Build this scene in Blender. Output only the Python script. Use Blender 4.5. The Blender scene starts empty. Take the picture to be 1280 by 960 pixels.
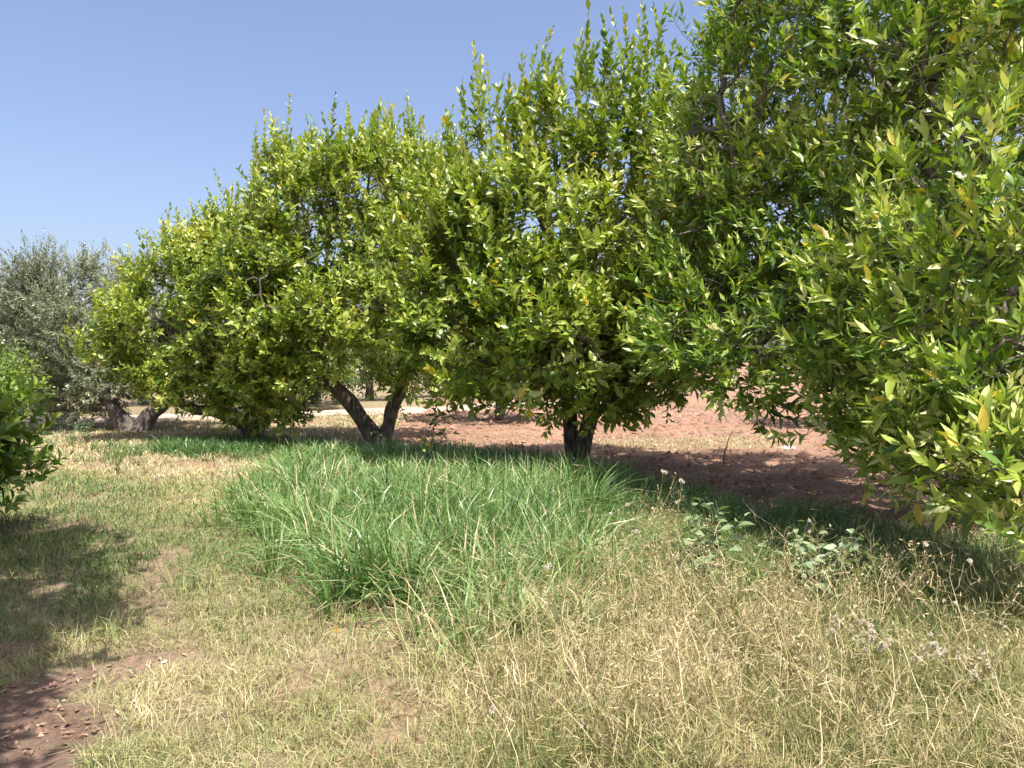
import bpy, math, random
import numpy as np
from mathutils import Matrix, Vector

sc = bpy.context.scene
# ------------------------------------------------------------------ camera
CAMZ = 1.5
cam = bpy.data.cameras.new("camera"); camo = bpy.data.objects.new("camera", cam)
sc.collection.objects.link(camo); sc.camera = camo
cam.sensor_width = 36; cam.lens = 27.03; cam.clip_end = 2000; cam.clip_start = 0.05
camo.location = (0, 0, CAMZ)
camo.rotation_euler = (math.radians(90 - 1.67), 0, 0)
# ------------------------------------------------------------------ sky, sun, exposure
SUN_EL, SUN_AZ = 66.0, 143.0        # elevation; azimuth from +Y towards +X (negative: left)
el, az = math.radians(SUN_EL), math.radians(SUN_AZ)
to_sun = Vector((math.sin(az)*math.cos(el), math.cos(az)*math.cos(el), math.sin(el)))
w = bpy.data.worlds.new("World"); sc.world = w; w.use_nodes = True
nt = w.node_tree; nt.nodes.clear()
sky = nt.nodes.new('ShaderNodeTexSky'); sky.sky_type = 'NISHITA'; sky.sun_disc = False
sky.sun_elevation = el; sky.sun_rotation = az
sky.altitude = 400; sky.air_density = 1.0; sky.dust_density = 4.5; sky.ozone_density = 5.0
bg = nt.nodes.new('ShaderNodeBackground'); bg.inputs[1].default_value = 0.15
wo = nt.nodes.new('ShaderNodeOutputWorld')
hz = nt.nodes.new('ShaderNodeMix'); hz.data_type = 'RGBA'; hz.blend_type = 'MULTIPLY'; hz.inputs[0].default_value = 1
hz.inputs[7].default_value = (1.15, 1.0, .965, 1); hz.clamp_result = False      # hazy, slightly lavender air
nt.links.new(sky.outputs[0], hz.inputs[6]); nt.links.new(hz.outputs[2], bg.inputs[0]); nt.links.new(bg.outputs[0], wo.inputs[0])
sl = bpy.data.lights.new("sun", 'SUN'); sl.energy = 5.0; sl.angle = math.radians(0.53); sl.color = (1, .955, .88)
so = bpy.data.objects.new("sun", sl); sc.collection.objects.link(so)
so.rotation_euler = to_sun.to_track_quat('Z', 'Y').to_euler()
vs = sc.view_settings
vs.view_transform = 'Standard'; vs.look = 'None'; vs.gamma = 1; vs.use_curve_mapping = False
vs.exposure = 0.71
sc.cycles.max_bounces = 6; sc.cycles.diffuse_bounces = 3; sc.cycles.transmission_bounces = 4

rng = np.random.default_rng(7)
random.seed(7)
F = 961.0; HZ = 452.0
def W(px, py, d):
    return np.array([(px-640)/F*d, d, CAMZ + (HZ-py)/F*d])
def G(px, py):                       # ground point seen at a pixel of the photograph
    d = CAMZ*F/(py-HZ); return (px-640)/F*d, d

# ------------------------------------------------------------------ noise / terrain
def _h(ix, iy, s):
    n = (ix*374761393 + iy*668265263 + s*1442695041) & 0xffffffff
    n = ((n ^ (n >> 13))*1274126177) & 0xffffffff
    return ((n ^ (n >> 16)) & 0xffff)/65535.0
def vnoise(x, y, s=0):
    x = np.asarray(x, float); y = np.asarray(y, float)
    xi = np.floor(x).astype(np.int64); yi = np.floor(y).astype(np.int64)
    fx = x-xi; fy = y-yi; fx = fx*fx*(3-2*fx); fy = fy*fy*(3-2*fy)
    a = _h(xi, yi, s); b = _h(xi+1, yi, s); c = _h(xi, yi+1, s); d = _h(xi+1, yi+1, s)
    return (a*(1-fx)+b*fx)*(1-fy)+(c*(1-fx)+d*fx)*fy
def fbm(x, y, s=0, o=3):
    r = 0; a = .5; t = 0
    for k in range(o):
        r = r + a*vnoise(x*2**k, y*2**k, s+k*17); t += a; a *= .5
    return r/t
def sstep(a, b, x):
    t = np.clip((x-a)/(b-a), 0, 1); return t*t*(3-2*t)
def in_poly(x, y, poly):
    x = np.asarray(x); y = np.asarray(y); ins = np.zeros(x.shape, bool); n = len(poly)
    for i in range(n):
        x1, y1 = poly[i]; x2, y2 = poly[(i+1) % n]
        c = ((y1 > y) != (y2 > y)) & (x < (x2-x1)*(y-y1)/(y2-y1+1e-12)+x1)
        ins ^= c
    return ins
BX = [-60, -5, -3.2, -2.5, -1, .5, 1.5, 2.2, 3.5, 4.5, 6, 60]
BY = [90, 60, 27, 15.2, 12.8, 11, 9.3, 7.9, 6.5, 5.6, 4.6, 3]
def dirt(x, y):                      # 1 = bare red soil, 0 = dry grass sward
    yb = np.interp(x, BX, BY)
    n = (fbm(x*1.3, y*1.3, 5)-.5)*1.8
    m = sstep(-.4, .5, (y-yb)/np.maximum(1, yb*.12) + n)
    # worn track along the left hedge
    tx = np.interp(y, [2, 3, 5, 6, 8, 10], [-1.3, -1.75, -2.35, -2.75, -3.6, -4.4])
    t = sstep(.75, .1, np.abs(x-tx)/(.45)) * sstep(.42, .60, fbm(x*2.1, y*1.2, 31)) * sstep(9, 5, y)*.6
    t2 = sstep(.34, .50, fbm(x*2.3, y*1.7, 77)) * sstep(-1.2, -1.6, x+.25*(y-3)*.6) * sstep(4.6, 3.5, y)
    # straw band in front of the second row
    s = sstep(1, .3, np.abs(y-13.6-.15*x)/1.6)*sstep(.8, 2, x)*sstep(5.6, 4.2, x)*.55
    p = sstep(.60, .74, fbm(x*1.9, y*1.9, 90, 2))*.5
    return np.clip(np.maximum.reduce([m-s, t, t2, p*(1-m)]), 0, 1)
def height(x, y):
    x = np.asarray(x, float); y = np.asarray(y, float)
    near = sstep(60, 15, y)
    d = dirt(x, y)
    return near*((fbm(x*.5, y*.5, 3)-.5)*.10) + near*d*((fbm(x*3.3, y*3.3, 9, 3)-.5)*.15) + (1-d)*near*(fbm(x*3, y*3, 19)-.5)*.04 + near*d*sstep(9, 11, y)*.022*np.sin((y-.12*x+.5*fbm(x*.6, y*.6, 4))*9)

# ------------------------------------------------------------------ mesh / object helpers
def link(o): sc.collection.objects.link(o); return o
def npmesh(name, verts, faces, mat=None, attrs=None, smooth=False):
    me = bpy.data.meshes.new(name)
    verts = np.asarray(verts, np.float32); faces = np.asarray(faces, np.int32)
    n, k = faces.shape
    me.vertices.add(len(verts)); me.vertices.foreach_set('co', verts.ravel())
    me.loops.add(n*k); me.loops.foreach_set('vertex_index', faces.ravel())
    me.polygons.add(n); me.polygons.foreach_set('loop_start', np.arange(0, n*k, k, dtype=np.int32))
    try: me.polygons.foreach_set('loop_total', np.full(n, k, np.int32))
    except Exception: pass
    if attrs:
        for an, av in attrs.items():
            av = np.asarray(av, np.float32)
            if av.ndim == 1:
                a = me.attributes.new(an, 'FLOAT', 'POINT'); a.data.foreach_set('value', av)
            else:
                a = me.attributes.new(an, 'FLOAT_COLOR', 'POINT'); a.data.foreach_set('color', av.ravel())
    if mat: me.materials.append(mat)
    me.update(calc_edges=True)
    if smooth: me.polygons.foreach_set('use_smooth', np.ones(n, bool))
    return me
def obj(name, me, parent=None, loc=None, kind=None):
    o = link(bpy.data.objects.new(name, me))
    if loc is not None: o.location = loc
    if parent is not None: o.parent = parent
    if kind: o['kind'] = kind
    return o
def tag(o, label, cat=None, group=None, kind=None):
    o['label'] = label
    if cat: o['category'] = cat
    if group: o['group'] = group
    if kind: o['kind'] = kind
    return o
def thing(name, label, cat, loc, group=None):
    o = link(bpy.data.objects.new(name, None)); o.location = loc; o.empty_display_size = .2
    return tag(o, label, cat, group)
def nrm(v):
    return v/np.maximum(np.linalg.norm(v, axis=-1, keepdims=True), 1e-9)

# ------------------------------------------------------------------ materials
def mat_new(name):
    m = bpy.data.materials.new(name); m.use_nodes = True
    t = m.node_tree; t.nodes.clear(); return m, t, t.nodes.new('ShaderNodeOutputMaterial')
def ramp(t, stops, fac):
    r = t.nodes.new('ShaderNodeValToRGB'); e = r.color_ramp.elements
    e[0].position, e[0].color = stops[0][0], (*stops[0][1], 1)
    e[1].position, e[1].color = stops[-1][0], (*stops[-1][1], 1)
    for p, c in stops[1:-1]:
        q = e.new(p); q.color = (*c, 1)
    t.links.new(fac, r.inputs[0]); return r.outputs[0]
def leaf_mat(name, stops, trans=.17, rough=.36, tcol=(1.5, 1.75, .35), under=(1.25, 1.25, 1.35), spec=.5):
    m, t, out = mat_new(name)
    at = t.nodes.new('ShaderNodeAttribute'); at.attribute_name = 'tint'
    col = ramp(t, stops, at.outputs['Fac'])
    ge = t.nodes.new('ShaderNodeNewGeometry')
    mu = t.nodes.new('ShaderNodeMix'); mu.data_type = 'RGBA'; mu.blend_type = 'MULTIPLY'
    mu.inputs[7].default_value = (*under, 1); mu.clamp_result = False
    t.links.new(ge.outputs['Backfacing'], mu.inputs[0]); t.links.new(col, mu.inputs[6])
    p = t.nodes.new('ShaderNodeBsdfPrincipled'); p.inputs['Roughness'].default_value = rough
    p.inputs['Specular IOR Level'].default_value = spec
    t.links.new(mu.outputs[2], p.inputs['Base Color'])
    tr = t.nodes.new('ShaderNodeBsdfTranslucent')
    mt = t.nodes.new('ShaderNodeMix'); mt.data_type = 'RGBA'; mt.blend_type = 'MULTIPLY'
    mt.inputs[0].default_value = 1; mt.inputs[7].default_value = (*tcol, 1); t.links.new(col, mt.inputs[6])
    t.links.new(mt.outputs[2], tr.inputs[0])
    mx = t.nodes.new('ShaderNodeMixShader'); mx.inputs[0].default_value = trans
    t.links.new(p.outputs[0], mx.inputs[1]); t.links.new(tr.outputs[0], mx.inputs[2])
    t.links.new(mx.outputs[0], out.inputs[0]); return m
M_lemon = leaf_mat('lemon_leaf', [(0, (.05, .09, .012)), (.3, (.155, .23, .026)), (.6, (.32, .385, .055)), (.85, (.49, .51, .14)), (.95, (.56, .52, .18)), (1, (.60, .46, .05))], under=(1.3, 1.25, 1.6))
M_orange = leaf_mat('orange_leaf', [(0, (.035, .08, .012)), (.35, (.12, .215, .026)), (.65, (.27, .355, .045)), (.85, (.44, .50, .13)), (.95, (.62, .60, .26)), (1, (.56, .46, .06))], under=(1.3, 1.25, 1.6))
M_bush = leaf_mat('hedge_leaf', [(0, (.05, .10, .018)), (.5, (.12, .20, .028)), (1, (.27, .36, .06))])
M_olive = leaf_mat('olive_leaf', [(0, (.12, .14, .075)), (.5, (.21, .235, .135)), (1, (.36, .38, .26))], trans=.15, tcol=(1.2, 1.3, .6), under=(1.5, 1.5, 1.7))
M_far = leaf_mat('far_leaf', [(0, (.045, .08, .02)), (1, (.13, .18, .05))])
M_grass = leaf_mat('tall_grass_blade', [(0, (.055, .11, .03)), (.4, (.105, .195, .045)), (.75, (.22, .32, .11)), (.93, (.44, .48, .24)), (1, (.55, .46, .26))], trans=.2, rough=.35, tcol=(1.3, 1.5, .6))
M_straw = leaf_mat('dry_grass_blade', [(0, (.085, .14, .04)), (.3, (.17, .205, .06)), (.55, (.27, .26, .10)), (.8, (.38, .31, .15)), (1, (.54, .45, .26))], trans=.06, rough=.55, tcol=(1.2, 1.2, .7), spec=.2)
M_weed = leaf_mat('grey_weed_leaf', [(0, (.11, .18, .07)), (1, (.31, .39, .21))], trans=.15, rough=.5, tcol=(1.2, 1.4, .6))

def bark_mat(name, a, b):
    m, t, out = mat_new(name)
    tc = t.nodes.new('ShaderNodeTexCoord'); mp = t.nodes.new('ShaderNodeMapping')
    mp.inputs['Scale'].default_value = (1, 1, .3); t.links.new(tc.outputs['Object'], mp.inputs[0])
    n = t.nodes.new('ShaderNodeTexNoise'); n.inputs['Scale'].default_value = 22; n.inputs['Detail'].default_value = 8
    t.links.new(mp.outputs[0], n.inputs['Vector'])
    c = ramp(t, [(.35, a), (.65, b)], n.outputs[0])
    p = t.nodes.new('ShaderNodeBsdfPrincipled'); p.inputs['Roughness'].default_value = .9
    bu = t.nodes.new('ShaderNodeBump'); bu.inputs['Strength'].default_value = 1; bu.inputs['Distance'].default_value = .05
    t.links.new(n.outputs[0], bu.inputs['Height']); t.links.new(bu.outputs[0], p.inputs['Normal'])
    t.links.new(c, p.inputs['Base Color']); t.links.new(p.outputs[0], out.inputs[0]); return m
M_bark = bark_mat('citrus_bark', (.045, .035, .027), (.22, .18, .14))
M_twig = bark_mat('twig_bark', (.10, .08, .055), (.24, .20, .15))
M_obark = bark_mat('olive_bark', (.08, .065, .055), (.20, .17, .145))
def flat_mat(name, c, rough=.7, trans=0):
    m, t, out = mat_new(name)
    p = t.nodes.new('ShaderNodeBsdfPrincipled'); p.inputs['Roughness'].default_value = rough
    ob = t.nodes.new('ShaderNodeTexCoord'); n = t.nodes.new('ShaderNodeTexNoise'); n.inputs['Scale'].default_value = 30
    t.links.new(ob.outputs['Object'], n.inputs['Vector'])
    col = ramp(t, [(.3, tuple(v*.75 for v in c)), (.7, tuple(min(1, v*1.2) for v in c))], n.outputs[0])
    t.links.new(col, p.inputs['Base Color']); t.links.new(p.outputs[0], out.inputs[0]); return m
M_lemonfruit = flat_mat('green_lemon_skin', (.10, .20, .03), .4)
M_orangefruit = flat_mat('orange_skin', (.55, .22, .02), .5)
M_fluff = flat_mat('seed_fluff', (.85, .76, .62), .9)
M_stone = flat_mat('pale_stone', (.45, .38, .33), .9)
M_cable = flat_mat('cable_rubber', (.03, .03, .03), .6)
M_litter = leaf_mat('leaf_litter', [(0, (.16, .10, .06)), (1, (.50, .38, .24))], trans=.1)

# ground material: vertex colour for soil kind, noise for grain
def ground_mat():
    m, t, out = mat_new('orchard_ground')
    at = t.nodes.new('ShaderNodeAttribute'); at.attribute_name = 'soil'
    tc = t.nodes.new('ShaderNodeTexCoord')
    def noise(s, d=6):
        n = t.nodes.new('ShaderNodeTexNoise'); n.inputs['Scale'].default_value = s; n.inputs['Detail'].default_value = d
        n.inputs['Roughness'].default_value = .65
        t.links.new(tc.outputs['Object'], n.inputs['Vector']); return n.outputs[0]
    n1, n2 = noise(28), noise(3.2)
    mu = t.nodes.new('ShaderNodeMix'); mu.data_type = 'RGBA'; mu.blend_type = 'MULTIPLY'; mu.inputs[0].default_value = 1
    mu.clamp_result = False
    r = ramp(t, [(.28, (.62, .60, .58)), (.5, (1, 1, 1)), (.75, (1.25, 1.22, 1.2))], n1)
    t.links.new(at.outputs['Color'], mu.inputs[6]); t.links.new(r, mu.inputs[7])
    mu2 = t.nodes.new('ShaderNodeMix'); mu2.data_type = 'RGBA'; mu2.blend_type = 'MULTIPLY'; mu2.inputs[0].default_value = 1
    r2 = ramp(t, [(.3, (.82, .80, .78)), (.7, (1.12, 1.1, 1.1))], n2)
    t.links.new(mu.outputs[2], mu2.inputs[6]); t.links.new(r2, mu2.inputs[7])
    p = t.nodes.new('ShaderNodeBsdfPrincipled'); p.inputs['Roughness'].default_value = .95
    p.inputs['Specular IOR Level'].default_value = .2
    bu = t.nodes.new('ShaderNodeBump'); bu.inputs['Strength'].default_value = .9; bu.inputs['Distance'].default_value = .035
    t.links.new(noise(18, 8), bu.inputs['Height']); t.links.new(bu.outputs[0], p.inputs['Normal'])
    t.links.new(mu2.outputs[2], p.inputs['Base Color']); t.links.new(p.outputs[0], out.inputs[0]); return m
M_ground = ground_mat()

# ------------------------------------------------------------------ ground
def axis(parts):
    return np.concatenate([np.arange(a, b, s) for a, b, s in parts])
gx = axis([(-900, -100, 100), (-100, -30, 10), (-30, -10, 1), (-10, 12, .12), (12, 30, 1), (30, 100, 10), (100, 901, 100)])
gy = axis([(-60, 0, 10), (0, 2, .5), (2, 14, .1), (14, 24, .25), (24, 60, 1.5), (60, 200, 20), (200, 1401, 150)])
X, Y = np.meshgrid(gx, gy); x = X.ravel(); y = Y.ravel()
d = dirt(x, y); z = height(x, y)
red = np.array([.33, .19, .14]); straw = np.array([.30, .245, .15]); pale = np.array([.52, .44, .36])
g = sstep(.4, .7, fbm(x*.35, y*.35, 60))[:, None]
sw = straw*(1-.35*g) + np.array([.14, .15, .07])*.35*g
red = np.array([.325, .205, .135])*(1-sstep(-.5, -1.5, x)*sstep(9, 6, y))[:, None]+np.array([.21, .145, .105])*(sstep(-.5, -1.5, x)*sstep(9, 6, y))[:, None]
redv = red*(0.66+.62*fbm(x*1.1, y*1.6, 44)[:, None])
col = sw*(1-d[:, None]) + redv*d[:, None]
band = (sstep(.55, .75, fbm(x*1.6, y*1.6, 21))*sstep(12, 14, y)*sstep(60, 20, y)*.45)[:, None]
col = col*(1-band) + straw*1.1*band
nx, ny = len(gx), len(gy)
ii = (np.arange(ny-1)[:, None]*nx + np.arange(nx-1)[None, :]).ravel()
fc = np.stack([ii, ii+1, ii+nx+1, ii+nx], 1)
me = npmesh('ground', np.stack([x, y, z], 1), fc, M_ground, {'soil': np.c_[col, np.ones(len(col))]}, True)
tag(obj('ground', me), 'dry orchard ground of straw-coloured sward and bare reddish soil', kind='structure')
# pale track behind the trees on the left
def strip(name, pts, width, mat, z0):
    pts = np.array(pts, float); n = 60
    t = np.linspace(0, len(pts)-1, n); cx = np.interp(t, range(len(pts)), pts[:, 0]); cy = np.interp(t, range(len(pts)), pts[:, 1])
    k = 9; V = []
    for i in range(n):
        for j in range(k):
            u = j/(k-1)-.5
            w_ = width*(1+.25*(vnoise(cx[i]*.8, j*.3, 12)-.5))
            yy = cy[i]+u*w_
            V.append((cx[i], yy, float(height(cx[i], yy))+z0*(1-(2*abs(u))**4)+.002))
    i = (np.arange(n-1)[:, None]*k+np.arange(k-1)[None, :]).ravel()
    f = np.stack([i, i+k, i+k+1, i+1], 1)
    c = np.tile([.50, .41, .33, 1], (len(V), 1))
    return obj(name, npmesh(name, V, f, mat, {'soil': c}, True))
tag(strip('path', [(-26, 18.5), (-13, 18.8), (-9, 20.4), (-3, 23.5), (4, 29)], 3.0, M_ground, .05),
    'pale dusty track crossing behind the olive tree', kind='structure')

# ------------------------------------------------------------------ tubes and branch networks
def frusta(A, B, ra, rb, sides):
    A = np.asarray(A, float); B = np.asarray(B, float); n = len(A)
    D = nrm(B-A); ref = np.where(np.abs(D[:, 2:3]) > .9, [[1., 0, 0]], [[0, 0, 1.]])
    S = nrm(np.cross(D, ref)); T = np.cross(D, S)
    a = np.arange(sides)/sides*2*math.pi
    ring = np.cos(a)[None, :, None]*S[:, None] + np.sin(a)[None, :, None]*T[:, None]
    V = np.concatenate([A[:, None]+ring*np.asarray(ra)[:, None, None], B[:, None]+ring*np.asarray(rb)[:, None, None]], 1)
    j = np.arange(sides); f = np.stack([j, (j+1) % sides, (j+1) % sides+sides, j+sides], 1)
    Fc = (f[None]+(np.arange(n)*2*sides)[:, None, None]).reshape(-1, 4)
    return V.reshape(-1, 3), Fc
def resample(P, step):
    P = np.asarray(P, float); n = len(P); out = []
    Q = np.vstack([2*P[0]-P[1], P, 2*P[-1]-P[-2]])
    for i in range(1, n):
        p0, p1, p2, p3 = Q[i-1], Q[i], Q[i+1], Q[i+2]
        m = max(1, int(np.linalg.norm((p2-p1)[:3])/step))
        for k in range(m):
            t = k/m
            out.append(.5*((2*p1)+(-p0+p2)*t+(2*p0-5*p1+4*p2-p3)*t*t+(-p0+3*p1-3*p2+p3)*t**3))
    out.append(P[-1]); return np.array(out)
def tube_mesh(name, P4, mat, sides=14, step=.06, lump=.28, seed=0, cap=True):
    """P4 rows: x, y, z, radius"""
    R = resample(P4, step); P = R[:, :3]; r = R[:, 3]; n = len(P)
    T = nrm(np.gradient(P, axis=0)); S = np.zeros_like(P)
    s = np.cross(T[0], [0, 1, .1]); s /= np.linalg.norm(s)
    for i in range(n):
        s = s - T[i]*np.dot(s, T[i]); s /= np.linalg.norm(s); S[i] = s
    B = np.cross(T, S); a = np.arange(sides)/sides*2*math.pi
    A, I = np.meshgrid(a, np.arange(n))
    rr = r[:, None]*(1 + lump*(fbm(3*np.cos(A)+seed*7.1+I*.12, 3*np.sin(A)+I*.22, seed)-.5)*2)
    V = P[:, None]+(np.cos(A)[..., None]*S[:, None]+np.sin(A)[..., None]*B[:, None])*rr[..., None]
    i = (np.arange(n-1)[:, None]*sides); j = np.arange(sides)[None]
    f = np.stack([(i+j), i+(j+1) % sides, i+sides+(j+1) % sides, i+sides+j], -1).reshape(-1, 4)
    return npmesh(name, V.reshape(-1, 3), f, mat, None, True), R

def network(limbs, targets, seed):
    """grow a branch graph: limbs are polylines (k,4); targets (n,3) are joined one by one."""
    r_ = np.random.default_rng(seed)
    P = []; rad0 = []; path = []
    for L in limbs:
        q = resample(L, .22)
        for k in range(max(0, len(q)//4), len(q)):
            P.append(q[k, :3]); rad0.append(q[k, 3]); path.append(.1*k)
    n0 = len(P); m = len(targets)
    allp = np.zeros((n0+m, 3)); allp[:n0] = P; pl = np.zeros(n0+m); pl[:n0] = path
    par = np.full(n0+m, -1)
    cen = allp[:n0].mean(0)
    od = np.argsort(np.array([np.min(np.linalg.norm(allp[:n0]-t, axis=1)) for t in targets]))
    idx = np.zeros(m, int); c = n0
    for o in od:
        t = targets[o]; dd = np.linalg.norm(allp[:c]-t, axis=1)
        cost = dd**1.15 + .32*pl[:c]
        j = int(np.argmin(cost)); allp[c] = t; par[c] = j; pl[c] = pl[j]+dd[j]; idx[o] = c; c += 1
    cnt = np.zeros(c); cnt[n0:] = 1
    for i in range(c-1, n0-1, -1):
        if par[i] >= n0: cnt[par[i]] += cnt[i]
    return allp, par, cnt, n0, idx

def branch_mesh(name, allp, par, cnt, n0, rtip, mat, rmax=.06, sides=5, seed=1):
    r_ = np.random.default_rng(seed)
    i = np.arange(n0, len(allp)); a = allp[par[i]]; b = allp[i]
    rad = np.minimum(rtip*cnt[i]**.42, rmax)
    L = np.linalg.norm(b-a, axis=1, keepdims=True)
    m1 = a+(b-a)*.36+r_.normal(size=a.shape)*L*.06; m2 = a+(b-a)*.7+r_.normal(size=a.shape)*L*.05
    m2[:, 2] -= L[:, 0]*.03
    A = np.concatenate([a, m1, m2]); B = np.concatenate([m1, m2, b])
    ra = np.concatenate([rad*1.1, rad*1.04, rad*.97]); rb = np.concatenate([rad*1.04, rad*.97, rad*.9])
    big = np.tile(rad > rtip*3, 3)
    V, Fc = frusta(A[big], B[big], ra[big], rb[big], sides)
    th = ~(rad > rtip*3); A2 = np.concatenate([a[th], m1[th]]); B2 = np.concatenate([m1[th], b[th]]); q = np.tile(rad[th], 2)
    V2, F2 = frusta(A2, B2, q, q*.9, 3)
    return npmesh(name, np.concatenate([V, V2]), np.concatenate([Fc, F2+len(V)]), mat, None, True)

# ------------------------------------------------------------------ leaves
def leaf_template(wl, fold, droop, detail, wide=.42, stalk=0.0):
    """unit leaf along +Y, width wl, returns verts, tris"""
    def z(y, s): return fold*abs(s)*wl*.5 - droop*y*y
    if detail == 3:
        ts = [.12, .38, .72]; ws = [.55, 1, .68]
        V = [(0, 0, 0)]
        for t_, w_ in zip(ts, ws):
            for s in (-1, 0, 1): V.append((s*wl*.5*w_, t_, z(t_, s*w_)))
        V.append((0, 1, z(1, 0)))
        Fq = [(0, 2, 1), (0, 3, 2)]
        for k in (1, 4):
            for q in (0, 1):
                a, b, c, d_ = k+q, k+q+1, k+q+4, k+q+3
                Fq += [(a, b, c), (a, c, d_)]
        Fq += [(7, 8, 10), (8, 9, 10)]
    elif detail == 2:
        V = [(0, 0, 0), (-wl*.5, wide, z(wide, 1)), (0, wide, z(wide, 0)), (wl*.5, wide, z(wide, 1)), (0, 1, z(1, 0))]
        Fq = [(0, 2, 1), (0, 3, 2), (1, 2, 4), (2, 3, 4)]
    else:
        V = [(0, 0, 0), (-wl*.5, wide, z(wide, 1)), (wl*.5, wide, z(wide, 1)), (0, 1, z(1, 0))]
        Fq = [(0, 2, 1), (1, 2, 3)]
    return np.array(V, float), np.array(Fq, int)

def shoot_leaves(base, dirv, L, k, leaf, r_, spread=(25, 68), curve=.15, tintb=None, size_var=.27, tilt=.25):
    """leaves spiralling along shoots. base,dirv (n,3); L,(n,), k int -> P,D,N,size,tint + tips"""
    n = len(base)
    t = (np.arange(k)[None]+r_.uniform(.1, .9, (n, k)))/k
    ax0 = dirv
    P = base[:, None]+dirv[:, None]*(L[:, None]*t)[..., None]
    P[..., 2] += (curve*L[:, None]*t*t)
    ax = nrm(dirv[:, None]+np.array([0, 0, 1.])*(2*curve*t)[..., None])
    ref = np.where(np.abs(ax[..., 2:3]) > .9, [[[1., 0, 0]]], [[[0, 0, 1.]]])
    S = nrm(np.cross(ax, ref)); T = np.cross(ax, S)
    ph = r_.uniform(0, 6.28, (n, 1))+np.arange(k)[None]*2.4+r_.normal(0, .3, (n, k))
    R = np.cos(ph)[..., None]*S+np.sin(ph)[..., None]*T
    an = np.radians(spread[1]+(spread[0]-spread[1])*t**1.5+r_.normal(0, 11, (n, k)))
    D = nrm(ax*np.cos(an)[..., None]+R*np.sin(an)[..., None])
    N = ax+np.array([0, 0, 1.])*tilt+r_.normal(0, .28, (n, k, 3))
    N = nrm(N-D*np.sum(N*D, -1, keepdims=True))
    sz = leaf*(1-.35*t**3)*np.exp(np.clip(r_.normal(0, size_var, (n, k)), -.6, .38))
    if tintb is None: tintb = r_.uniform(.2, .6, n)
    ti = np.clip(tintb[:, None]+.25*(t-.5)+r_.normal(0, .13, (n, k)), 0, .96)
    ti = np.where(r_.random((n, k)) < .012, 1.0, ti)
    f = lambda a: a.reshape(-1, *a.shape[2:])
    return f(P), f(D), f(N), f(sz), f(ti)

VAR = {}
def variants(key, wl, detail, mat):
    if key in VAR: return VAR[key]
    r_ = np.random.default_rng(5); out = []
    for q in range(6):
        V, T = leaf_template(wl*r_.uniform(.85, 1.15), r_.uniform(.15, .7), r_.choice([-.05, .03, .1, .2, .3, .15]), detail)
        meshes = [npmesh('leaf', V, T, mat, {'tint': np.full(len(V), tv)}, detail == 3) for tv in (.15, .35, .5, .7, .9, 1.)]
        out.append((V, T, meshes))
    VAR[key] = out; return out
TINTS = np.array([.15, .35, .5, .7, .9, 1.])

def build_leaves(root, P, D, N, sz, ti, key, wl, detail, mat, nsep, r_, name='foliage', label=None):
    base = np.array(root.location)
    S = np.cross(D, N)
    va = variants(key, wl, detail, mat); vb = variants(key+'_m', wl*1.04, min(detail, 2), mat) if detail == 3 else va
    vi = r_.integers(0, 6, len(P))
    sep = np.zeros(len(P), bool)
    if nsep:
        C = P+D*sz[:, None]*.5; dep = C[:, 1]
        px = 640+F*C[:, 0]/dep; py = HZ-F*(C[:, 2]-CAMZ)/dep
        vis = (dep > .5) & (px > 4) & (px < 1276) & (py > 4) & (py < 956)
        V_ = nrm(C-np.array([0, 0, CAMZ])); face = np.abs(np.sum(V_*N, -1)); sk = np.sqrt(np.maximum(0, 1-np.sum(V_*D, -1)**2))
        size = sz*F/np.maximum(dep, .5)*(sk*.6+.4)*(.35+face)
        dist = np.linalg.norm(C-np.array([0, 0, CAMZ]), axis=1)
        cell = (np.floor(px/7)*1000+np.floor(py/7)).astype(np.int64)
        o = np.lexsort((dist, cell)); first = np.ones(len(o), bool); first[1:] = cell[o][1:] != cell[o][:-1]
        front = np.zeros(len(P), bool); front[o[first]] = True
        size = np.where(vis & front & (face > .3), size, -1)
        pick = np.argsort(-size)[:nsep]; pick = pick[size[pick] > 0]; sep[pick] = True
        for i in pick:
            me_ = va[vi[i]][2][int(np.argmin(np.abs(TINTS-ti[i])))]
            o_ = bpy.data.objects.new('leaf', me_); link(o_); o_.parent = root
            M = Matrix(((S[i][0], D[i][0], N[i][0], 0), (S[i][1], D[i][1], N[i][1], 0), (S[i][2], D[i][2], N[i][2], 0), (0, 0, 0, 1)))
            q = P[i]-base
            o_.matrix_basis = Matrix.Translation(q) @ M @ Matrix.Scale(float(sz[i]), 4)
    Vs, Fs, As = [], [], []; off = 0
    for q in range(6):
        k = (vi == q) & ~sep
        if not k.any(): continue
        V, T, _ = vb[q]; n = int(k.sum()); s = sz[k][:, None, None]
        W_ = P[k][:, None]-base+s*(V[None, :, 0:1]*S[k][:, None]+V[None, :, 1:2]*D[k][:, None]+V[None, :, 2:3]*N[k][:, None])
        Vs.append(W_.reshape(-1, 3)); Fs.append((T[None]+(np.arange(n)*len(V))[:, None, None]+off).reshape(-1, 3))
        As.append(np.repeat(ti[k], len(V))); off += n*len(V)
    me_ = npmesh(name, np.concatenate(Vs), np.concatenate(Fs), mat, {'tint': np.concatenate(As)}, detail == 3)
    o_ = obj(name, me_, root, kind='stuff')
    return o_

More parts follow.
